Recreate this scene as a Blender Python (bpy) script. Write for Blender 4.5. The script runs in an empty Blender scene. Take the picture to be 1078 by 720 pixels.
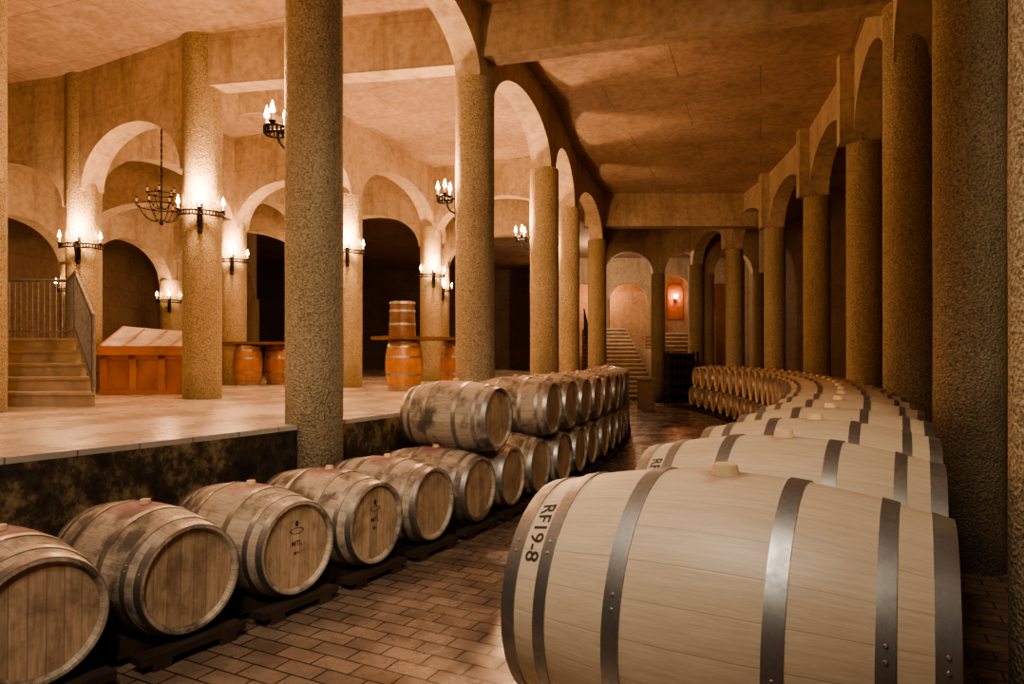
import bpy, bmesh, random
from math import *
from mathutils import Vector, Matrix
random.seed(7)
CX, CY = -27.06, 19.7
def P(r, ph, z=0.0):
    a = radians(ph); return Vector((CX+r*cos(a), CY+r*sin(a), z))
scene = bpy.context.scene
col = scene.collection
try: scene.view_settings.look = 'AgX - Medium High Contrast'
except Exception: pass

# ---------------------------------------------------------------- node helper
class M:
    def __init__(s, name):
        s.m = bpy.data.materials.new(name); s.m.use_nodes = True
        s.t = s.m.node_tree; s.b = s.t.nodes['Principled BSDF']
    def n(s, typ, ins=None, **kw):
        nd = s.t.nodes.new(typ)
        for k, v in kw.items(): setattr(nd, k, v)
        for k, v in (ins or {}).items(): s.put(nd, k, v)
        return nd
    def put(s, nd, k, v):
        sock = nd.inputs[k]
        if hasattr(v, 'is_output') or isinstance(v, bpy.types.NodeSocket): s.t.links.new(v, sock)
        else: sock.default_value = v
    def B(s, **kw):
        for k, v in kw.items(): s.put(s.b, k.replace('_', ' '), v)
    def math(s, op, a, b=0.0, c=0.0):
        nd = s.n('ShaderNodeMath', operation=op); s.put(nd, 0, a); s.put(nd, 1, b); s.put(nd, 2, c); return nd.outputs[0]
    def mix(s, f, a, b, bt='MIX'):
        nd = s.n('ShaderNodeMix', data_type='RGBA', blend_type=bt)
        s.put(nd, 0, f); s.put(nd, 6, a); s.put(nd, 7, b); return nd.outputs[2]
    def ramp(s, f, stops):
        nd = s.n('ShaderNodeValToRGB'); s.put(nd, 0, f); e = nd.color_ramp.elements
        while len(e) < len(stops): e.new(0.5)
        for i, (p, c) in enumerate(stops):
            e[i].position = p; e[i].color = c if len(c) == 4 else (*c, 1)
        return nd.outputs[0]
    def noise(s, vec, scale, detail=4, rough=0.55):
        nd = s.n('ShaderNodeTexNoise', {'Scale': scale, 'Detail': detail, 'Roughness': rough})
        if vec is not None: s.put(nd, 'Vector', vec)
        return nd.outputs[0]
    def obj(s): return s.n('ShaderNodeTexCoord').outputs['Object']
    def geo(s): return s.n('ShaderNodeNewGeometry').outputs['Position']
    def bump(s, h, strength=0.3, dist=0.01, normal=None):
        nd = s.n('ShaderNodeBump', {'Strength': strength, 'Distance': dist, 'Height': h})
        if normal is not None: s.put(nd, 'Normal', normal)
        return nd.outputs[0]
    def mapping(s, vec, loc=(0,0,0), rot=(0,0,0), sc=(1,1,1)):
        return s.n('ShaderNodeMapping', {'Vector': vec, 'Location': loc, 'Rotation': rot, 'Scale': sc}).outputs[0]
def C(r, g, b): return (r, g, b, 1)

def simple(name, c, rough=0.6, metal=0.0, var=0.25, scale=8, bmp=0.15):
    m = M(name); o = m.geo(); f = m.noise(o, scale)
    d = tuple(x*(1-var) for x in c); l = tuple(min(1, x*(1+var)) for x in c)
    m.B(Base_Color=m.ramp(f, [(0.3, d), (0.7, l)]), Roughness=rough, Metallic=metal, Normal=m.bump(m.noise(o, scale*6), bmp, 0.01))
    return m.m

def concrete_column():
    m = M('roughcast_concrete'); g = m.geo()
    big = m.noise(m.mapping(g, sc=(1, 1, .45)), 1.3, 5)
    fine = m.noise(g, 62, 4, .75)
    v = m.n('ShaderNodeTexVoronoi', {'Vector': g, 'Scale': 55.0}).outputs['Distance']
    pits = m.noise(g, 26, 3, .7)
    base = m.ramp(big, [(.28, (.46, .37, .225)), (.5, (.61, .50, .32)), (.72, (.70, .59, .41))])
    c = m.mix(m.ramp(fine, [(.36, (.95,)*3), (.56, (0, 0, 0))]), base, C(.21, .15, .085))
    c = m.mix(m.ramp(fine, [(.60, (0, 0, 0)), (.72, (.6,)*3)]), c, C(.80, .70, .53))
    c = m.mix(m.ramp(pits, [(.58, (0, 0, 0)), (.68, (.65,)*3)]), c, C(.16, .115, .065))
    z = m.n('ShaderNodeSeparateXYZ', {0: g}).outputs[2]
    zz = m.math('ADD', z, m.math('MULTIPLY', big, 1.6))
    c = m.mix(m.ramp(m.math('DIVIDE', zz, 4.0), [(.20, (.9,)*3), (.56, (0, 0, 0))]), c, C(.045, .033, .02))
    h = m.math('ADD', m.math('MULTIPLY', v, .9), m.math('ADD', fine, pits))
    m.B(Base_Color=c, Roughness=.9, Normal=m.bump(h, 1.0, .022))
    return m.m

def concrete_smooth(name, a, b, sx=1.25, sy=.62, rot=0.0, ceiling=False, dark=.45):
    m = M(name); g = m.geo()
    v = m.mapping(g, rot=(0, 0, rot)) if ceiling else None
    if not ceiling:
        s = m.n('ShaderNodeSeparateXYZ', {0: g})
        v = m.n('ShaderNodeCombineXYZ', {0: m.math('ADD', m.math('MULTIPLY', s.outputs[0], .8), m.math('MULTIPLY', s.outputs[1], .6)), 1: m.math('MULTIPLY', s.outputs[2], 1.0)}).outputs[0]
    br = m.n('ShaderNodeTexBrick', {'Vector': v, 'Scale': 1.0, 'Brick Width': sx, 'Row Height': sy, 'Mortar Size': .009, 'Mortar Smooth': .4,
             'Color1': C(1, 1, 1), 'Color2': C(.84, .84, .84) if ceiling else C(.93, .93, .93), 'Mortar': C(dark, dark, dark)})
    big = m.noise(g, .8, 6, .6); f = m.noise(g, 9, 5, .7)
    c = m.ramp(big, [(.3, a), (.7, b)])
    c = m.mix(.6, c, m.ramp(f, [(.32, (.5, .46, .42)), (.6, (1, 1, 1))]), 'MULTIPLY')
    c = m.mix(.9, c, br.outputs[0], 'MULTIPLY')
    st = m.noise(m.mapping(g, sc=(3, 3, .4)), 1.1, 5, .7)
    c = m.mix(m.ramp(st, [(.50, (0, 0, 0)), (.70, (.6, .6, .6))]), c, C(.24, .18, .12))
    h = m.math('ADD', f, m.math('MULTIPLY', br.outputs[1], -.6 if ceiling else -.2))
    m.B(Base_Color=c, Roughness=.82, Normal=m.bump(h, .45, .02))
    return m.m

def pavers():
    m = M('clay_pavers'); g = m.geo()
    v = m.mapping(g, rot=(0, 0, radians(27)))
    br = m.n('ShaderNodeTexBrick', {'Vector': v, 'Scale': 1.0, 'Brick Width': .255, 'Row Height': .128, 'Mortar Size': .0055, 'Mortar Smooth': .2, 'Bias': -.1,
             'Color1': C(.28, .205, .155), 'Color2': C(.185, .13, .096), 'Mortar': C(.028, .02, .015)})
    n1 = m.noise(g, 2.2, 5, .65); n2 = m.noise(g, 30, 4, .7)
    c = m.mix(.75, br.outputs[0], m.ramp(n1, [(.3, (.45, .42, .4)), (.65, (1.05, 1, .95))]), 'MULTIPLY')
    c = m.mix(.3, c, m.ramp(n2, [(.3, (.5, .5, .5)), (.6, (1, 1, 1))]), 'MULTIPLY')
    h = m.math('ADD', m.math('MULTIPLY', br.outputs[1], -1.0), m.math('MULTIPLY', n2, .12))
    m.B(Base_Color=c, Roughness=m.ramp(n1, [(.35, (.16,)*3), (.68, (.38,)*3)]), Normal=m.bump(h, .5, .006))
    return m.m

def terrace_tiles():
    m = M('terrace_tiles'); g = m.geo()
    v = m.mapping(g, rot=(0, 0, radians(25)))
    br = m.n('ShaderNodeTexBrick', {'Vector': v, 'Scale': 1.0, 'Brick Width': .6, 'Row Height': .4, 'Mortar Size': .006, 'Mortar Smooth': .2,
             'Color1': C(.60, .53, .45), 'Color2': C(.53, .465, .39), 'Mortar': C(.25, .21, .165)})
    n1 = m.noise(g, 1.3, 5, .65)
    c = m.mix(.5, br.outputs[0], m.ramp(n1, [(.3, (.6, .57, .54)), (.65, (1, 1, 1))]), 'MULTIPLY')
    m.B(Base_Color=c, Roughness=m.ramp(n1, [(.35, (.20,)*3), (.7, (.38,)*3)]), Normal=m.bump(m.math('MULTIPLY', br.outputs[1], -1), .3, .004))
    return m.m

def stained_wall():
    m = M('damp_retaining_wall'); g = m.geo()
    v = m.mapping(g, sc=(1, 1, .8))
    a = m.noise(v, 2.3, 8, .72); b = m.noise(g, 11, 6, .7)
    f = m.math('ADD', m.math('MULTIPLY', a, .75), m.math('MULTIPLY', b, .3))
    c = m.ramp(f, [(.42, (.020, .015, .010)), (.52, (.07, .05, .028)), (.58, (.24, .17, .085)), (.68, (.42, .32, .19))])
    m.B(Base_Color=c, Roughness=.85, Normal=m.bump(m.math('ADD', a, b), .6, .03))
    return m.m

def stave_mat(name, c1, c2, stain=0.0, n=27, rough=.55, varnish=0.0, lined=.55, tonev=.26, wine=1.0, grainy=.4):
    m = M(name); o = m.obj(); s = m.n('ShaderNodeSeparateXYZ', {0: o})
    ang = m.math('ARCTAN2', s.outputs[1], s.outputs[2])
    t = m.math('MULTIPLY', m.math('ADD', m.math('DIVIDE', ang, 2*pi), 1.0), float(n))
    idx = m.math('FLOOR', t); fr = m.math('FRACT', t)
    rnd = m.n('ShaderNodeObjectInfo').outputs['Random']
    wn = m.n('ShaderNodeTexWhiteNoise', noise_dimensions='2D')
    m.put(wn, 'Vector', m.n('ShaderNodeCombineXYZ', {0: idx, 1: m.math('MULTIPLY', rnd, 37.0)}).outputs[0])
    off = m.math('MULTIPLY', wn.outputs[0], 40.0)
    vec = m.n('ShaderNodeCombineXYZ', {0: m.math('MULTIPLY', s.outputs[0], 1.6), 1: m.math('MULTIPLY', ang, 9.0), 2: off}).outputs[0]
    grain = m.noise(vec, 5.0, 7, .68)
    vec2 = m.n('ShaderNodeCombineXYZ', {0: m.math('MULTIPLY', s.outputs[0], 9.0), 1: m.math('MULTIPLY', ang, 70.0), 2: off}).outputs[0]
    fine = m.noise(vec2, 3.0, 3, .6)
    c = m.ramp(grain, [(.28, c1), (.68, c2)])
    tone = m.math('ADD', m.math('MULTIPLY', wn.outputs[0], tonev), 1-.6*tonev)
    tc = m.n('ShaderNodeCombineXYZ', {0: tone, 1: tone, 2: tone}).outputs[0]
    c = m.mix(1.0, c, tc, 'MULTIPLY')
    c = m.mix(grainy, c, m.ramp(fine, [(.3, (.62, .58, .52)), (.6, (1, 1, 1))]), 'MULTIPLY')
    if stain > 0:
        sv = m.n('ShaderNodeVectorMath', {0: o, 1: m.n('ShaderNodeCombineXYZ', {0: m.math('MULTIPLY', rnd, 50.0)}).outputs[0]}, operation='ADD').outputs[0]
        sn = m.noise(sv, 3.2, 7, .68)
        c = m.mix(m.ramp(sn, [(.47, (0, 0, 0)), (.60, (stain,)*3)]), c, C(.05, .038, .03))
    d = m.n('ShaderNodeVectorMath', {0: m.mapping(o, sc=(.8, .55, 1)), 1: (0, 0, .35)}, operation='DISTANCE').outputs[1]
    dn = m.math('ADD', m.math('MULTIPLY', d, 1/wine), m.math('MULTIPLY', m.noise(o, 14, 4), .08))
    c = m.mix(m.ramp(dn, [(.075, (.75,)*3), (.125, (0, 0, 0))]), c, C(.22, .055, .085))
    edge = m.math('ABSOLUTE', m.math('SUBTRACT', fr, .5))
    line = m.ramp(edge, [(.478, (0, 0, 0)), (.495, (1, 1, 1))])
    c = m.mix(m.math('MULTIPLY', line, lined), c, C(.06, .035, .02))
    h = m.math('ADD', m.math('MULTIPLY', line, -1.6*lined), m.math('MULTIPLY', fine, .25))
    m.B(Base_Color=c, Roughness=rough, Normal=m.bump(h, .35, .003), Coat_Weight=varnish)
    return m.m

def head_mat(name, c1, c2, stain=.5):
    m = M(name); o = m.obj(); s = m.n('ShaderNodeSeparateXYZ', {0: o})
    t = m.math('MULTIPLY', m.math('ADD', s.outputs[1], 2.0), 1/.075)
    idx = m.math('FLOOR', t); fr = m.math('FRACT', t)
    rnd = m.n('ShaderNodeObjectInfo').outputs['Random']
    wn = m.n('ShaderNodeTexWhiteNoise', noise_dimensions='2D')
    m.put(wn, 'Vector', m.n('ShaderNodeCombineXYZ', {0: idx, 1: m.math('MULTIPLY', rnd, 37.0)}).outputs[0])
    vec = m.n('ShaderNodeCombineXYZ', {0: m.math('MULTIPLY', s.outputs[1], 14.0), 1: m.math('MULTIPLY', s.outputs[2], 1.5), 2: m.math('MULTIPLY', wn.outputs[0], 50.0)}).outputs[0]
    g = m.noise(vec, 4.0, 7, .7)
    c = m.ramp(g, [(.3, c1), (.68, c2)])
    tone = m.math('ADD', m.math('MULTIPLY', wn.outputs[0], .3), .8)
    c = m.mix(1.0, c, m.n('ShaderNodeCombineXYZ', {0: tone, 1: tone, 2: tone}).outputs[0], 'MULTIPLY')
    sv = m.n('ShaderNodeVectorMath', {0: o, 1: m.n('ShaderNodeCombineXYZ', {0: m.math('MULTIPLY', rnd, 50.0)}).outputs[0]}, operation='ADD').outputs[0]
    sn = m.noise(sv, 4.5, 6, .7)
    c = m.mix(m.ramp(sn, [(.45, (0, 0, 0)), (.66, (stain,)*3)]), c, C(.10, .06, .035))
    edge = m.math('ABSOLUTE', m.math('SUBTRACT', fr, .5))
    line = m.ramp(edge, [(.47, (0, 0, 0)), (.49, (1, 1, 1))])
    c = m.mix(m.math('MULTIPLY', line, .6), c, C(.06, .035, .02))
    m.B(Base_Color=c, Roughness=.6, Normal=m.bump(m.math('SUBTRACT', g, line), .3, .003))
    return m.m

def steel(name='galvanised_steel', c=(.50, .49, .47), r=.36):
    m = M(name); g = m.geo(); n1 = m.noise(g, 14, 5, .7)
    m.B(Base_Color=m.ramp(n1, [(.3, tuple(x*.55 for x in c)), (.65, c)]), Metallic=.95,
        Roughness=m.ramp(n1, [(.3, (r+.2,)*3), (.7, (r,)*3)]), Normal=m.bump(m.noise(g, 60, 3), .08, .003))
    return m.m

def emis(name, c, s):
    m = M(name); m.B(Base_Color=(*c, 1), Emission_Color=(*c, 1), Emission_Strength=s, Roughness=.5)
    return m.m

MT = dict(
    column=concrete_column(),
    arcade=concrete_smooth('boardmarked_concrete', (.47, .37, .26), (.65, .53, .39), 12.0, .60, dark=.80),
    ceil=concrete_smooth('ceiling_concrete', (.45, .33, .24), (.61, .46, .35), 2.5, 1.25, radians(20), True, .45),
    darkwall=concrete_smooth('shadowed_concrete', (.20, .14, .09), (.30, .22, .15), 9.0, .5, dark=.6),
    pavers=pavers(), terrace=terrace_tiles(), stained=stained_wall(),
    new=stave_mat('pale_oak_staves', (.49, .37, .25), (.64, .505, .36), 0.0, 26, .45, 0, .22, .12, .6, .3),
    old=stave_mat('weathered_oak_staves', (.30, .235, .17), (.58, .475, .36), .85, wine=1.6),
    var=stave_mat('varnished_oak_staves', (.42, .16, .045), (.62, .28, .09), .25, 24, .3, .5),
    headold=head_mat('oak_head_boards', (.34, .225, .135), (.55, .39, .25), .6),
    headvar=head_mat('varnished_head_boards', (.36, .16, .06), (.5, .25, .1), .2),
    steel=steel(), iron=simple('wrought_iron', (.02, .017, .015), .5, .6),
    bung=simple('bung_cork', (.66, .47, .27), .6), ink=simple('stencil_ink', (.035, .025, .02), .7),
    darkwood=simple('dark_stained_timber', (.04, .024, .014), .7, 0, .4, 6),
    wood=simple('orange_timber', (.50, .23, .09), .35, 0, .25, 3),
    stonestep=simple('limestone_steps', (.52, .43, .32), .6, 0, .2, 5),
    riser=simple('step_risers', (.22, .16, .11), .8, 0, .2, 5),
    candle=simple('candle_wax', (.75, .6, .4), .5), flame=emis('flame_bulb', (1, .62, .28), 90),
    rail=steel('painted_steel_rail', (.42, .42, .40), .4),
    glass=simple('counter_glass', (.6, .54, .48), .06, 0, .3, 3, 0),
    window=emis('daylight_pane', (.55, .85, .9), 2.2),
    redlit=simple('red_lit_plaster', (.38, .15, .08), .8),  # red lamplight on the niche painted into its base colour
    brown=simple('dark_oak_vat', (.18, .09, .045), .4, 0, .3, 6),
)

def new_obj(name, me, mats, loc=(0, 0, 0), rotz=0.0, parent=None):
    ob = bpy.data.objects.new(name, me)
    if len(me.materials) == 0:
        for k in mats: me.materials.append(MT[k])
    ob.location = loc; ob.rotation_euler = (0, 0, rotz)
    if parent: ob.parent = parent
    col.objects.link(ob); return ob
def smooth(me, angle=35):
    me.shade_smooth()
    try:
        me.set_sharp_from_angle(angle=radians(angle))
    except Exception: pass
def fin(bm, name, sm=True):
    bmesh.ops.recalc_face_normals(bm, faces=bm.faces)
    me = bpy.data.meshes.new(name); bm.to_mesh(me); bm.free()
    if sm: smooth(me)
    return me
def box(bm, x0, x1, y0, y1, z0, z1, mi=0, mat=None):
    vs = [bm.verts.new((x, y, z)) for x in (x0, x1) for y in (y0, y1) for z in (z0, z1)]
    if mat is not None:
        for v in vs: v.co = mat @ v.co
    for q in ((0, 1, 3, 2), (4, 6, 7, 5), (0, 4, 5, 1), (2, 3, 7, 6), (0, 2, 6, 4), (1, 5, 7, 3)):
        f = bm.faces.new([vs[i] for i in q]); f.material_index = mi
    return vs
def prism(bm, poly, z0, z1, mi=0, mitop=None):
    lo = [bm.verts.new((x, y, z0)) for x, y in poly]; hi = [bm.verts.new((x, y, z1)) for x, y in poly]
    bm.faces.new(lo).material_index = mi; bm.faces.new(hi).material_index = mi if mitop is None else mitop
    n = len(poly)
    for i in range(n): bm.faces.new((lo[i], lo[(i+1) % n], hi[(i+1) % n], hi[i])).material_index = mi
def rod(bm, a, b, r, mi=0, seg=8, r2=None):
    a = Vector(a); b = Vector(b); d = b-a
    if d.length < 1e-6: return
    q = d.to_track_quat('Z', 'Y').to_matrix().to_4x4(); q.translation = (a+b)/2
    res = bmesh.ops.create_cone(bm, cap_ends=True, segments=seg, radius1=r, radius2=r if r2 is None else r2, depth=d.length, matrix=q)
    for v in res['verts']:
        for f in v.link_faces: f.material_index = mi
def lathe_x(bm, prof, seg, mi, axis='X', origin=(0, 0, 0)):
    rings = []
    for (x, r) in prof:
        ring = []
        for k in range(seg):
            a = 2*pi*k/seg
            p = (x, r*sin(a), r*cos(a)) if axis == 'X' else (r*cos(a), r*sin(a), x)
            ring.append(bm.verts.new(Vector(p)+Vector(origin)))
        rings.append(ring)
    for i in range(len(rings)-1):
        for k in range(seg):
            f = bm.faces.new((rings[i][k], rings[i][(k+1) % seg], rings[i+1][(k+1) % seg], rings[i+1][k])); f.material_index = mi
    return rings

# ---------------------------------------------------------------- barrel
def brad(x): return .35-.068*(abs(x)/.475)**2
def text_mesh(body, size):
    cu = bpy.data.curves.new('stencil', 'FONT'); cu.body = body; cu.size = size
    cu.align_x = 'CENTER'; cu.align_y = 'CENTER'; cu.offset = size*.004; cu.resolution_u = 3
    ob = bpy.data.objects.new('stencil', cu); col.objects.link(ob)
    bpy.context.view_layer.update()
    me = bpy.data.meshes.new_from_object(ob.evaluated_get(bpy.context.evaluated_depsgraph_get()))
    vs = [v.co.copy() for v in me.vertices]; fs = [tuple(p.vertices) for p in me.polygons]
    bpy.data.objects.remove(ob); bpy.data.curves.remove(cu); bpy.data.meshes.remove(me)
    return vs, fs
def add_text(bm, body, size, fn, mi):
    vs, fs = text_mesh(body, size)
    nv = [bm.verts.new(fn(v)) for v in vs]
    for f in fs:
        try:
            ff = bm.faces.new([nv[i] for i in f]); ff.material_index = mi
        except Exception: pass
def barrel_mesh(name, side, head, seg=64, stencil=None, headtext=False):
    bm = bmesh.new()
    N = 26
    prof = [(-.475+.95*i/N, brad(-.475+.95*i/N)) for i in range(N+1)]
    lathe_x(bm, prof, seg, 0)
    for s in (-1, 1):
        rr = brad(.475)
        lathe_x(bm, [(s*.475, rr), (s*.475, rr-.016), (s*.468, rr-.022), (s*.446, rr-.028)], seg, 0)
        r0 = rr-.028
        rg = lathe_x(bm, [(s*.446, r0), (s*.446, r0*.5)], seg, 1)
        c = bm.verts.new((s*.446, 0, 0))
        for k in range(seg):
            f = bm.faces.new((rg[1][k], rg[1][(k+1) % seg], c)); f.material_index = 1
    for (a, b) in ((.432, .474), (.338, .372), (.145, .186)):
        for s in (-1, 1):
            x0, x1 = sorted((s*a, s*b)); t = .0045
            lathe_x(bm, [(x0, brad(x0)-.002), (x0, brad(x0)+t), ((x0+x1)/2, brad((x0+x1)/2)+t), (x1, brad(x1)+t), (x1, brad(x1)-.002)], seg, 2)
            for da in (0, .09):
                an = 1.05+da+(0.3 if a < .2 else 0)+s*.15; xm = (x0+x1)/2; r = brad(xm)+t
                p = Vector((xm, -r*sin(an), r*cos(an))); d = Vector((0, -sin(an), cos(an)))
                rod(bm, p, p+d*.003, .005, 2, 8, .003)
    lathe_x(bm, [(.342, .036), (.352, .034), (.372, .028), (.374, .024), (.374, .001)], 20, 3, 'Z')
    if stencil:
        def fn(v, xc=-.402, ac=.80):
            x = xc+v.y; a = ac+v.x/.30
            r = brad(x)+.0022
            return Vector((x, -r*sin(a), r*cos(a)))
        add_text(bm, stencil, .056, fn, 4)
    if headtext:
        X = .4485
        def fh(v, zc=-.02, s=1): return Vector((X, v.x, v.y+zc))
        add_text(bm, headtext, .046, lambda v: fh(v, .02), 4)
        add_text(bm, 'M+', .032, lambda v: fh(v, -.04), 4)
        # plain stand-in mark: small disc above an oval ring
        for (cz, ry, rz, inner) in ((.145, .013, .018, 0), (.10, .055, .020, .85)):
            K = 20
            o = [bm.verts.new((X, ry*cos(2*pi*k/K), cz+rz*sin(2*pi*k/K))) for k in range(K)]
            if inner:
                ii = [bm.verts.new((X, inner*ry*cos(2*pi*k/K), cz+inner*rz*sin(2*pi*k/K))) for k in range(K)]
                for k in range(K):
                    bm.faces.new((o[k], o[(k+1) % K], ii[(k+1) % K], ii[k])).material_index = 4
            else:
                bm.faces.new(o).material_index = 4
    me = fin(bm, name)
    for k in (side, head, 'steel', 'bung', 'ink'): me.materials.append(MT[k])
    return me
b_new = barrel_mesh('new_barrel', 'new', 'headold', 80, 'RF19-8')
b_new0 = barrel_mesh('new_barrel_plain', 'new', 'headold', 48)
b_old = barrel_mesh('old_barrel', 'old', 'headold', 64)
b_oldt = barrel_mesh('old_barrel_marked', 'old', 'headold', 64, None, 'MTL')
b_var = barrel_mesh('varnished_barrel', 'var', 'headvar', 48)

def put_barrel(me, r, ph, z, rot=None, jit=.02, off=(0, 0)):
    p = P(r, ph, z)+Vector((*off, 0))
    ob = new_obj('wine_barrel', me, [], p, radians(ph if rot is None else rot)+random.uniform(-jit, jit)*.6)
    ob.rotation_euler[0] = random.uniform(-.03, .03)
    return ob
def cradle_mesh():
    bm = bmesh.new()
    for y in (-.19, .19): box(bm, -.46, .50, y-.05, y+.05, 0, .045)
    for x in (-.27, .27):
        box(bm, x-.04, x+.04, -.32, .32, .045, .066)
        for s in (-1, 1):
            vs = [bm.verts.new((x+dx, s*yy, zz)) for dx in (-.04, .04) for yy, zz in ((.15, .066), (.31, .066), (.31, .15), (.27, .15))]
            for q in ((0, 1, 2, 3), (4, 7, 6, 5), (0, 4, 5, 1), (1, 5, 6, 2), (2, 6, 7, 3), (3, 7, 4, 0)): bm.faces.new([vs[i] for i in q])
    box(bm, .40, .50, -.30, .30, .045, .085)
    me = fin(bm, 'cradle', False); me.materials.append(MT['darkwood']); return me
cr = cradle_mesh()
# left rows
RL = 29.525; st = 1.375
ph = -35.05; k = 0
while ph < -3.5:
    put_barrel(b_oldt if k in (3, 4) else b_old, RL+random.uniform(-.02, .02), ph, .405)
    p = P(RL, ph); new_obj('barrel_cradle', cr, [], p, radians(ph))
    ph += st; k += 1
ups = [-26.11] + [-23.36+st*i for i in range(15)]
for i, a in enumerate(ups):
    if a < -3.6: put_barrel(b_old, RL+random.uniform(-.02, .02), a, 1.012)
# right rows (two high)
RR = 32.93; sr = 1.357
a0 = -33.1
for i in range(26):
    a = a0+sr*i
    rot = -30.6 if i == 0 else (a+1.2 if i < 3 else None)
    put_barrel(b_new if i in (0, 1) else b_new0, RR, a, .964 if i == 0 else .972, rot, 0.0 if i < 2 else .02, (.0, -.035) if i == 0 else (0, 0))
for i in range(27):
    a = a0-sr/2+sr*i
    put_barrel(b_new0 if i < 14 else b_old, RR, a, .402)
    new_obj('barrel_cradle', cr, [], P(RR, a), radians(a)+pi)

# ---------------------------------------------------------------- columns
def column(p, z0, z1, rad=.255, name='stone_column'):
    bm = bmesh.new(); n = max(2, int((z1-z0)/.25)); seg = 56
    off = random.random()*10
    rings = []
    for i in range(n+1):
        z = z0+(z1-z0)*i/n; ring = []
        for k in range(seg):
            a = 2*pi*k/seg
            r = rad*(1+.006*sin(3*a+off+z)+.005*sin(z*5+a*2+off))
            ring.append(bm.verts.new((r*cos(a), r*sin(a), z)))
        rings.append(ring)
    for i in range(n):
        for k in range(seg): bm.faces.new((rings[i][k], rings[i][(k+1) % seg], rings[i+1][(k+1) % seg], rings[i+1][k]))
    bm.faces.new(rings[0]); bm.faces.new(rings[-1])
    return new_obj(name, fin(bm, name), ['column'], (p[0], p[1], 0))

ZC = 6.1
def panel(bm, p0, p1, zs, zc, thick=.36, zt=ZC, inset=.2):
    p0 = Vector((p0[0], p0[1], 0)); p1 = Vector((p1[0], p1[1], 0)); d = p1-p0; L = d.length; u = d/L; n = Vector((-u.y, u.x, 0))
    pts = [(0, zs), (inset, zs)]; K = 28
    for i in range(1, K):
        t = pi*i/K; cxx = L/2; a = L/2-inset
        pts.append((cxx-a*cos(t), zs+(zc-zs)*sin(t)))
    pts += [(L-inset, zs), (L, zs)]
    F = []
    for s in (-1, 1):
        lo = [bm.verts.new(p0+u*x+n*(s*thick/2)+Vector((0, 0, z))) for x, z in pts]
        hi = [bm.verts.new(p0+u*x+n*(s*thick/2)+Vector((0, 0, zt))) for x, z in pts]
        F.append((lo, hi))
        for i in range(len(pts)-1): bm.faces.new((lo[i], lo[i+1], hi[i+1], hi[i]))
    (l0, h0), (l1, h1) = F
    for i in range(len(pts)-1): bm.faces.new((l0[i], l0[i+1], l1[i+1], l1[i]))
    bm.faces.new((l0[0], h0[0], h1[0], l1[0])); bm.faces.new((l0[-1], h0[-1], h1[-1], l1[-1]))
def arcade(name, pts, specs, mat='arcade', **kw):
    bm = bmesh.new()
    for i, s in enumerate(specs):
        if s: panel(bm, pts[i], pts[i+1], s[0], s[1], **kw)
    return new_obj(name, fin(bm, name), [mat])

ring1 = [P(28.65, a) for a in (-41.4, -34.9, -28.12, -21.95, -15.3, -8.8)] + [Vector((2.35, 18.9, 0)), Vector((3.03, 24, 0))]
tops1 = [ZC, ZC, ZC, 5.2, 4.9, 4.9, 4.8, 4.6]
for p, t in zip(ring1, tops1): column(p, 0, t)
arcade('wall_arcade_main', ring1, [(5.2, 5.95), (5.2, 5.95), (5.2, 5.95), (4.9, 5.65), (4.9, 5.65), (4.8, 5.6), (4.6, 5.4)])
ra = [-38, -31.5, -25.4, -21.2, -16.3, -10.3, -4.6, 1.2, 7.0]
ringR = [P(33.7, a) for a in ra]; ringR[1] = P(33.84, -30.85); ringR[2] = P(33.8, -25.4); ringR[0] = P(33.84, -37)
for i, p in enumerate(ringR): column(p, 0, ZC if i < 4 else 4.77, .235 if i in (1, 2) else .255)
arcade('wall_arcade_right', ringR, [(4.77, 5.6)]*8)
bm = bmesh.new()
for i in (4, 5, 6, 7):
    T = Matrix.Translation(P(33.42, ra[i]-.15)) @ Matrix.Rotation(radians(ra[i]), 4, 'Z')
    box(bm, -.10, .2, -.13, .13, 4.77, ZC, 0, T)
new_obj('trim_pilasters', fin(bm, 'pil', False), ['arcade'])
ring2 = [P(24.75, -37.5), P(24.75, -30.2), P(24.75, -23.75), P(24.75, -15.1), P(25.3, -7.2), P(25.0, 0), P(24.8, 7), P(24.8, 14)]
for i, p in enumerate(ring2): column(p, 1.0, ZC if i in (0, 1, 2) else 4.7, .26)
arcade('wall_arcade_terrace', ring2, [None, None]+[(4.7, 5.5)]*5)
ring3 = [P(21.9, a) for a in (-31.5, -23.2, -14.2, -5.0, 2, 9)]
for i, p in enumerate(ring3): column(p, 1.0, ZC if i < 2 else 4.4)
arcade('wall_arcade_inner', ring3, [None]+[(4.3, 5.15)]*4)
ring4 = [P(18.6, a) for a in (-33, -24.5, -16.5, -7.5, 1.5, 10)]
for p in ring4: column(p, 1.0, 3.5)
arcade('wall_arcade_back', ring4, [(3.4, 4.3)]*5, 'arcade')
arcade('wall_arcade_cross', [ring2[2], ring3[1], ring4[1]], [(4.25, 5.1), (4.0, 4.8)], inset=.24)
arcade('wall_arcade_cross', [ring2[3], ring3[2], ring4[2]], [(4.25, 5.1), (4.0, 4.8)], inset=.24)
arcade('wall_arcade_cross', [ring2[4], ring3[3], ring4[3]], [(4.25, 5.1), (4.0, 4.8)], inset=.24)
arcade('wall_arcade_cross', [ring1[5], ring2[4]], [(4.5, 5.3)], inset=.24)
arcade('wall_arcade_cross', [P(28.65, -1.5), ring2[5]], [(4.2, 5.0)], inset=.24)

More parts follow.
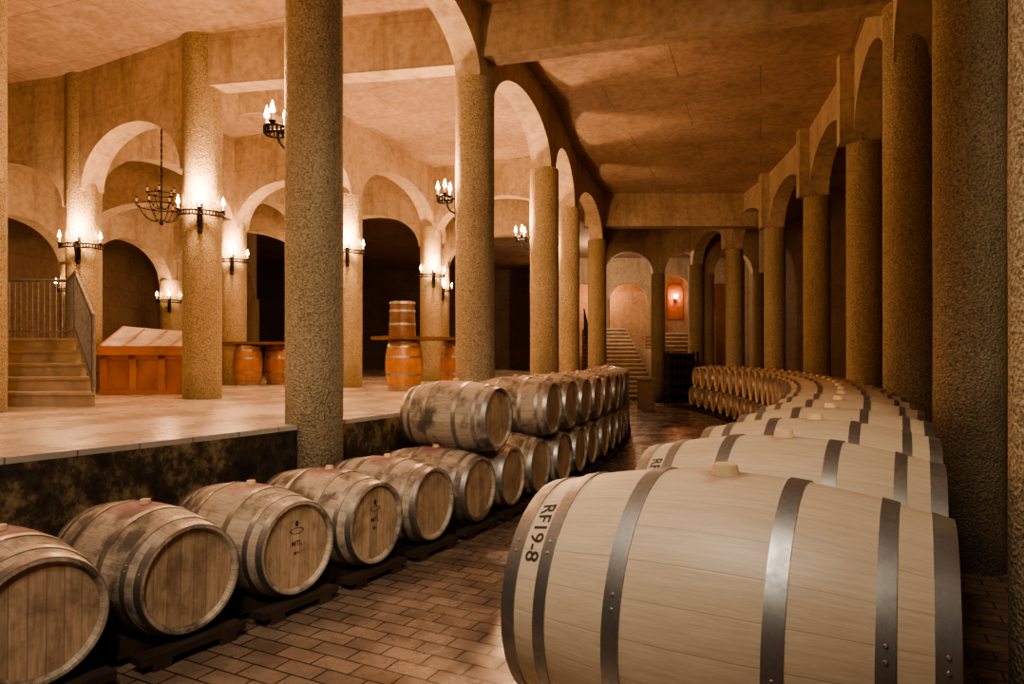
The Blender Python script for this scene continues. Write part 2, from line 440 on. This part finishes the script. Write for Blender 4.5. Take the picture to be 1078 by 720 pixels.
def beam(a, b, zb, w=.32):
    d = (b-a).normalized(); n = Vector((-d.y, d.x, 0))
    bm = bmesh.new()
    T = Matrix(((d.x, n.x, 0, a.x), (d.y, n.y, 0, a.y), (0, 0, 1, 0), (0, 0, 0, 1)))
    box(bm, 0, (b-a).length, -w/2, w/2, zb, ZC, 0, T)
    new_obj('trim_ceiling_beam', fin(bm, 'beam', False), ['arcade'])
beam(ring2[2], ring1[3], 5.38)
beam(ring1[3], ringR[3], 5.45)
beam(P(29.1, -1.2), P(34.0, -1.0), 5.2, .4)
beam(P(24.75, -34.9), P(33.7, -36), 5.4)

# ---------------------------------------------------------------- shell
def slab(name, x0, x1, y0, y1, z0, z1, mats):
    bm = bmesh.new(); box(bm, x0, x1, y0, y1, z0, z1); return new_obj(name, fin(bm, name, False), mats)
slab('floor', -30, 14, -8, 36, -.2, 0, ['pavers'])
slab('ceiling', -30, 14, -8, 36, ZC, ZC+.25, ['ceil'])
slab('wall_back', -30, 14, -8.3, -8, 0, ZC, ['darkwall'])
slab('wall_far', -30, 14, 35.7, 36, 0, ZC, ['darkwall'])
def curved(name, r0, r1, a0, a1, z0, z1, mats, n=60, topmat=None):
    bm = bmesh.new(); V = []
    for i in range(n+1):
        a = a0+(a1-a0)*i/n
        V.append([bm.verts.new(P(r, a, z)) for r, z in ((r0, z0), (r1, z0), (r1, z1), (r0, z1))])
    for i in range(n):
        for j in range(4):
            f = bm.faces.new((V[i][j], V[i+1][j], V[i+1][(j+1) % 4], V[i][(j+1) % 4]))
            if j == 2 and topmat is not None: f.material_index = topmat
    bm.faces.new(V[0]); bm.faces.new(V[-1])
    return new_obj(name, fin(bm, name, False), mats)
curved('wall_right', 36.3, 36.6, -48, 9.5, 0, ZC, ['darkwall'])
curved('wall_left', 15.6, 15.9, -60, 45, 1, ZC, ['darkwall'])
curved('wall_terrace', 15.6, 28.7, -62, 26, 0, .96, ['stained'])
curved('floor_terrace', 15.9, 28.70, -62, 26, .96, 1.0, ['terrace'])
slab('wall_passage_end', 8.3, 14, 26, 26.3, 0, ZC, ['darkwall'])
bm = bmesh.new()
box(bm, 8.85, 9.62, 25.95, 25.97, .55, 2.1, 0)
for x in (8.82, 9.2, 9.6): box(bm, x, x+.05, 25.9, 26.0, .5, 2.15, 1)
for z in (.5, 1.3, 2.1): box(bm, 8.82, 9.65, 25.9, 26.0, z, z+.05, 1)
new_obj('window_1', fin(bm, 'win', False), ['window', 'iron'])

# ---------------------------------------------------------------- far end: cross arcade, stairs
cross = [Vector((3.03, 24, 0)), Vector((5.12, 24, 0)), Vector((6.85, 24, 0)), Vector((8.6, 24, 0))]
for p in cross[1:]: column(p, 0, 4.5, .24)
arcade('wall_arcade_far', cross, [(4.45, 5.25)]*3, 'arcade')
bm = bmesh.new()
N = 17
for i in range(N):
    y = 25.0+.30*i; xr = 5.45-.03*i
    box(bm, 3.2, xr, y+.03, 31.2, .165*i, .165*(i+1)-.045, 1)
    box(bm, 3.2, xr, y, 31.2, .165*(i+1)-.045, .165*(i+1), 0)
new_obj('stair_far', fin(bm, 'stairs', False), ['stonestep', 'riser'])
bm = bmesh.new()
box(bm, 5.9, 7.6, 26.2, 31.2, 0, 1.2, 1)
for i in range(8):
    y = 26.5+.29*i
    box(bm, 6.1, 7.4, y+.03, 31.2, 1.2+.17*i, 1.2+.17*(i+1)-.045, 1)
    box(bm, 6.1, 7.4, y, 31.2, 1.2+.17*(i+1)-.045, 1.2+.17*(i+1), 0)
new_obj('stair_upper', fin(bm, 'stairs2', False), ['stonestep', 'riser'])
slab('wall_stair_side', 5.52, 5.85, 25.0, 31.2, 0, 1.9, ['arcade'])
sh = [Vector((2.2, 31.5, 0)), Vector((4.3, 31.5, 0)), Vector((6.4, 31.5, 0)), Vector((8.5, 31.5, 0)), Vector((10.6, 31.5, 0))]
arcade('wall_arcade_stairhead', sh, [(4.2, 4.95), (4.2, 4.95), (4.2, 5.3), (4.2, 4.95)])
for p in sh: column(p, 0, 4.2, .2)
slab('wall_stairhead', 1.0, 14, 33.4, 33.6, 0, ZC, ['arcade'])
bm = bmesh.new()
nx = 7.95
pts = [(nx-.38, 3.4)]+[(nx+.38*cos(pi-pi*i/12), 4.8+.32*sin(pi*i/12)) for i in range(13)]+[(nx+.38, 3.4)]
a = [bm.verts.new((x, 33.32, z)) for x, z in pts]; b = [bm.verts.new((x, 33.399, z)) for x, z in pts]
bm.faces.new(a); bm.faces.new(b)
for i in range(len(pts)): bm.faces.new((a[i], a[(i+1) % len(pts)], b[(i+1) % len(pts)], b[i]))
new_obj('wall_niche', fin(bm, 'niche', False), ['redlit'])
bm = bmesh.new()
box(bm, nx-.06, nx+.06, 33.24, 33.32, 4.25, 4.45, 0); bmesh.ops.create_uvsphere(bm, u_segments=12, v_segments=8, radius=.09, matrix=Matrix.Translation((nx, 33.15, 4.5)))
for f in bm.faces:
    if f.calc_center_median().y < 33.235: f.material_index = 1
new_obj('wall_lamp', fin(bm, 'wl'), ['iron', 'flame'])
bm = bmesh.new()
for i in range(14): rod(bm, (3.15, 25.3+.35*i, .2+.19*i), (3.15, 25.3+.35*i, 1.1+.19*i), .02, 0, 6)
rod(bm, (3.15, 25.2, 1.1), (3.15, 29.9, 3.65), .03, 0, 8)
new_obj('stair_handrail', fin(bm, 'hr'), ['iron'])
bm = bmesh.new()
for x in (5.0, 5.95):
    for y in (21.9, 22.4): box(bm, x-.03, x+.03, y-.03, y+.03, 0, 1.75)
for i in range(6): box(bm, 4.97, 5.98, 21.88, 22.42, .08+.31*i, .12+.31*i)
box(bm, 4.97, 5.98, 22.40, 22.42, .08, 1.7)
for i in range(5):
    for j in range(7):
        rod(bm, (5.09+.13*j, 21.92, .17+.31*i), (5.09+.13*j, 22.25, .17+.31*i), .045, 0, 10)
new_obj('bottle_rack', fin(bm, 'rack'), ['darkwood'])
bm = bmesh.new(); box(bm, 3.85, 4.3, 20.6, 21.05, 0, .86); box(bm, 3.81, 4.34, 20.56, 21.09, .86, .93)
new_obj('stone_plinth', fin(bm, 'plinth', False), ['riser'])

# ---------------------------------------------------------------- sconces
def sconce(cp, yaw, z, wide, power, colr=.255, lightcol=(1, .55, .29)):
    bm = bmesh.new(); R = colr
    box(bm, R-.005, R+.02, -.035, .035, -.26, .10, 0)
    bmesh.ops.create_uvsphere(bm, u_segments=10, v_segments=6, radius=.035, matrix=Matrix.Translation((R+.015, 0, -.29)))
    pos = []
    if wide:
        A = .34
        pts = [(A*cos(t), A*sin(t)) for t in [radians(-66+132*i/18) for i in range(19)]]
        for i in range(18):
            for zz in (-.06, 0.0): rod(bm, (*pts[i], zz), (*pts[i+1], zz), .012, 0, 6)
            rod(bm, (*pts[i], -.06), (*pts[i], 0.0), .010, 0, 5)
        rod(bm, (R, 0, -.02), (A, 0, -.02), .014)
        pos = [pts[1], pts[9], pts[17]]
        for q in (pts[0], pts[18]): rod(bm, (*q, -.02), (q[0]*.72, q[1]*.75, -.02), .01)
    else:
        c = R+.17; A = .10
        pts = [(c+A*cos(2*pi*i/16), A*sin(2*pi*i/16)) for i in range(16)]
        for i in range(16):
            for zz in (-.06, 0.0): rod(bm, (*pts[i], zz), (*pts[(i+1) % 16], zz), .012, 0, 6)
            rod(bm, (*pts[i], -.06), (*pts[i], 0.0), .010, 0, 5)
        rod(bm, (R, 0, -.03), (c+A, 0, -.03), .014); rod(bm, (c, -A, -.03), (c, A, -.03), .01)
        pos = [pts[0], pts[5], pts[11]]
    sc = [(R+.02+.13*(i/12.)+.03*sin(i/12.*pi), -.22+.19*(i/12.)**1.6) for i in range(13)]
    for i in range(12): rod(bm, (sc[i][0], 0, sc[i][1]), (sc[i+1][0], 0, sc[i+1][1]), .014, 0, 6)
    for (x, y) in pos:
        rod(bm, (x, y, 0), (x, y, .03), .014, 0, 10, .036)
        rod(bm, (x, y, .03), (x, y, .10), .015, 1, 10)
        rod(bm, (x, y, .13), (x, y, .215), .025, 0, 10, .003)
        bmesh.ops.create_uvsphere(bm, u_segments=10, v_segments=8, radius=.026, matrix=Matrix.Translation((x, y, .128)))
    bm.faces.ensure_lookup_table()
    for f in bm.faces:
        cc = f.calc_center_median()
        if cc.z > .1005: f.material_index = 2
    ob = new_obj('candle_wall_sconce', fin(bm, 'sconce'), ['iron', 'candle', 'flame'], (cp[0], cp[1], z), yaw)
    L = bpy.data.lights.new('candle_light', 'POINT'); L.energy = power; L.color = lightcol; L.shadow_soft_size = .06
    lo = bpy.data.objects.new('candle_light', L); col.objects.link(lo); lo.parent = ob
    lo.location = ((.36 if wide else R+.17)+.10, 0, .26)
    return ob
def inw(a): return radians(a)+pi
def bk(a, t=0): return radians(a)-pi/2+t
sconce(ring1[2], inw(-28.4)+.15, 3.72, False, 130)
sconce(ring1[3], inw(-21.9)+.1, 3.72, False, 200)
sconce(ring1[4], inw(-15.2), 3.72, False, 210)
sconce(ring1[5], inw(-8.8), 3.72, False, 150)
sconce(ring1[1], inw(-34.9), 3.72, False, 130)
sconce(ring2[1], bk(-29.8, .5), 3.42, True, 110, .26)
sconce(ring2[2], radians(-72), 3.62, True, 150, .26)
sconce(ring2[3], radians(-82), 3.62, True, 160, .26)
sconce(ring2[4], radians(-70), 3.55, True, 140, .26)
sconce(ring2[5], radians(-70), 3.5, True, 110, .26)
sconce(ring3[1], radians(-75), 3.38, True, 120)
sconce(ring3[2], radians(-75), 3.6, True, 130)
sconce(ring3[3], radians(-80), 3.6, True, 100)
sconce(ring4[2], radians(-70), 3.0, True, 26)
sconce(ring4[3], radians(-70), 3.0, True, 34)
sconce(ring4[4], radians(-70), 3.0, True, 34)

# chandelier
bm = bmesh.new()
zc0 = 4.22
for i in range(26):
    z = zc0+.45+i*(ZC-zc0-.45)/26
    if i % 2: box(bm, -.014, .014, -.004, .004, z, z+.07)
    else: box(bm, -.004, .004, -.014, .014, z, z+.07)
rod(bm, (0, 0, zc0-.28), (0, 0, zc0+.46), .012)
for (RR_, zz, nn) in ((.40, 0, 8), (.22, .22, 5)):
    pts = [(RR_*cos(2*pi*i/32), RR_*sin(2*pi*i/32), zc0+zz) for i in range(32)]
    for i in range(32): rod(bm, pts[i], pts[(i+1) % 32], .008, 0, 6)
    for k in range(nn):
        a = 2*pi*k/nn; x, y = RR_*cos(a), RR_*sin(a)
        prev = (0, 0, zc0+zz-.22)
        for j in range(1, 9):
            t = j/8; q = (x*t, y*t, zc0+zz-.22+.22*t**2-.07*sin(pi*t)); rod(bm, prev, q, .006, 0, 6); prev = q
        rod(bm, (x, y, zc0+zz), (x, y, zc0+zz+.02), .012, 0, 10, .035)
        rod(bm, (x, y, zc0+zz+.02), (x, y, zc0+zz+.09), .014, 1, 10)
        bmesh.ops.create_uvsphere(bm, u_segments=8, v_segments=6, radius=.016, matrix=Matrix.Translation((x, y, zc0+zz+.11)))
bmesh.ops.create_uvsphere(bm, u_segments=12, v_segments=8, radius=.035, matrix=Matrix.Translation((0, 0, zc0-.29)))
new_obj('iron_chandelier', fin(bm, 'chand'), ['iron', 'candle'], (-6.15, 12.0, 0))

# ---------------------------------------------------------------- terrace furniture
def upright(p, s=1.0):
    ob = new_obj('standing_barrel', b_var, [], (p[0], p[1], 1.0+.475*s)); ob.rotation_euler = (0, pi/2, random.uniform(0, 3)); ob.scale = (s*.92,)*3
    ob.location.z = 1.0+.475*s*.92; return ob
upright((-1.88, 11.9)); upright((-1.0, 12.6))
upright((-5.53, 14.3), .95); upright((-5.0-.02, 14.75), .95)
bm = bmesh.new()
T = Matrix.Translation((-1.5, 12.15, 0)) @ Matrix.Rotation(radians(38), 4, 'Z')
box(bm, -.95, .95, -.32, .32, 1.885, 1.94, 0, T); box(bm, -.8, .8, -.03, .03, 1.876, 1.885, 0, T)
new_obj('tasting_table_top', fin(bm, 'ttop', False), ['brown'])
bm = bmesh.new(); box(bm, -6.0, -4.6, 14.0, 15.0, 1.845, 1.90); box(bm, -5.8, -4.75, 14.25, 14.75, 1.832, 1.845)
new_obj('tasting_table_top', fin(bm, 'ttop2', False), ['brown'])
bm = bmesh.new()
H = 1.85
lathe_x(bm, [(0, .30), (H*.25, .315), (H*.5, .31), (H*.75, .295), (H, .27), (H, .25), (H-.05, .245), (H-.05, .01)], 40, 0, 'Z')
for z in (.05, .4, .85, 1.3, 1.6, 1.78):
    r = .31-.03*max(0, (z-.9)); lathe_x(bm, [(z, r), (z, r+.012), (z+.05, r+.010), (z+.05, r-.01)], 40, 1, 'Z')
new_obj('wooden_vat', fin(bm, 'vat'), ['brown', 'steel'], (-2.5, 15.6, 1.0))

bm = bmesh.new()
T = Matrix.Translation((-6.42, 10.62, 1.0)) @ Matrix.Rotation(radians(4), 4, 'Z')
W = 1.42
box(bm, .05, W-.05, .10, .72, .05, .62, 0, T)
box(bm, -.02, W+.02, .03, .78, 0, .07, 0, T)
for i in range(4): box(bm, i*(W-.10)/3, i*(W-.10)/3+.10, .04, .12, .07, .62, 0, T)
box(bm, 0, W, .04, .76, .55, .62, 0, T)
box(bm, -.07, W+.07, -.08, .82, .62, .68, 0, T)
# sloping glazed display case on the worktop
vs = [bm.verts.new(T @ Vector(c)) for c in ((0, 0, .68), (W, 0, .68), (W, .76, .68), (0, .76, .68), (0, 0, .76), (W, 0, .76), (W, .76, .98), (0, .76, 1.10))]
for q in ((0, 1, 5, 4), (1, 2, 6, 5), (2, 3, 7, 6), (3, 0, 4, 7)): bm.faces.new([vs[i] for i in q]).material_index = 0
bm.faces.new([vs[i] for i in (4, 5, 6, 7)]).material_index = 1
for f in (0, .25, .5, .75, .98):
    x = f*W; zt = 1.10-.12*f+.006
    q = [bm.verts.new(T @ Vector(c)) for c in ((x, 0, .768), (x+.025, 0, .768), (x+.025, .76, zt), (x, .76, zt))]
    bm.faces.new(q).material_index = 0
new_obj('display_counter', fin(bm, 'counter', False), ['wood', 'glass'])

# terrace stair + railing
pxr = [(100, 8.2), (96, 8.5), (91, 8.8), (85, 9.1), (80, 9.4), (75, 10.6)]
ends = [((px-539)/720*y, y) for px, y in pxr]
bm = bmesh.new()
for i in range(5):
    poly = [(-8.4, ends[i][1]), ends[i]]+ends[i+1:]+[(-8.4, ends[-1][1])]
    z1 = 1.0+.17*(i+1)
    prism(bm, poly, 1.0+.17*i, z1-.035, 1)
    poly2 = [(-8.4, ends[i][1]-.03), (ends[i][0]+.025, ends[i][1]-.03)]+[(x+.025, y) for x, y in ends[i+1:]]+[(-8.4, ends[-1][1])]
    prism(bm, poly2, z1-.035, z1, 0)
new_obj('terrace_stair', fin(bm, 'tstair', False), ['stonestep', 'stonestep'])
bm = bmesh.new()
path = [Vector((ends[0][0]-.04, ends[0][1]+.04, 1.18)), Vector((ends[4][0]-.04, ends[4][1]+.05, 1.86)), Vector((-6.82, 10.5, 1.86)), Vector((-7.9, 10.5, 1.86))]
for s in range(3):
    a, b = path[s], path[s+1]; L = (b-a).length; n = int(L/.085)
    for i in range(n+1):
        q = a.lerp(b, i/n); rod(bm, q, q+Vector((0, 0, .88)), .009, 0, 6)
    rod(bm, a+Vector((0, 0, .90)), b+Vector((0, 0, .90)), .024, 0, 10)
    rod(bm, a+Vector((0, 0, .12)), b+Vector((0, 0, .12)), .012, 0, 8)
for q in path: rod(bm, q-Vector((0, 0, .01)), q+Vector((0, 0, .93)), .024, 0, 10)
new_obj('stair_railing', fin(bm, 'rail'), ['rail'])

# ---------------------------------------------------------------- lighting
def aim(ob, tgt): ob.rotation_euler = (Vector(tgt)-ob.location).to_track_quat('-Z', 'Y').to_euler()
def spot(loc, tgt, energy, colr, ang=70, size=.25, name='fill_spot', blend=.8):
    L = bpy.data.lights.new(name, 'SPOT'); L.energy = energy; L.color = colr; L.spot_size = radians(ang); L.spot_blend = blend; L.shadow_soft_size = size
    o = bpy.data.objects.new(name, L); col.objects.link(o); o.location = loc; aim(o, tgt); return o
def fixture(loc):  # made-up housing for an unseen fill spot
    bm = bmesh.new(); rod(bm, (0, 0, 0), (0, 0, .18), .07, 0, 20, .05); rod(bm, (0, 0, .18), (0, 0, ZC-loc[2]-.03), .012)
    lathe_x(bm, [(0, .07), (-.02, .085), (-.02, .078), (0.0, .06)], 20, 0, 'Z')
    new_obj('fill_spot_housing', fin(bm, 'fx'), ['iron'], (loc[0], loc[1], loc[2]+.03))
keyc = (1, .88, .72)
warm = (1, .84, .60)
for loc, tgt, e, an, c in (((-.9, .2, 5.6), (.9, 3.2, .8), 600, 85, keyc), ((.2, -2.5, 5.6), (3.2, 7, 2.8), 850, 68, warm), ((1.2, -3, 5.4), (-2.4, 6, 2.4), 1600, 62, warm), ((-.5, -1.5, 5.6), (-1.2, 4, 0), 640, 70, keyc)):
    spot(loc, tgt, e, c, an, .3); fixture(loc)  # unseen fill spots, added to light the near columns, barrels and floor
def pt(name, loc, e, c, s=.15):
    L = bpy.data.lights.new(name, 'POINT'); L.energy = e; L.color = c; L.shadow_soft_size = s
    o = bpy.data.objects.new(name, L); col.objects.link(o); o.location = loc
pt('stair_lamp', (4.2, 27.0, 5.2), 420, (1, .68, .44))
pt('stairhead_lamp', (4.4, 32.4, 4.6), 130, (1, .42, .2))
pt('niche_lamp', (nx, 32.6, 4.5), 24, (1, .25, .12))
w = bpy.data.worlds.new('cellar_world'); scene.world = w; w.use_nodes = True
w.node_tree.nodes['Background'].inputs[0].default_value = (.9, .6, .4, 1); w.node_tree.nodes['Background'].inputs[1].default_value = .02

cam = bpy.data.cameras.new('camera'); cam.sensor_width = 36; cam.lens = 720/1078*36; cam.shift_y = 15/1078; cam.clip_start = .05
co = bpy.data.objects.new('camera', cam); col.objects.link(co); co.location = (0, 0, 1.6); co.rotation_euler = (pi/2, 0, 0)
scene.camera = co
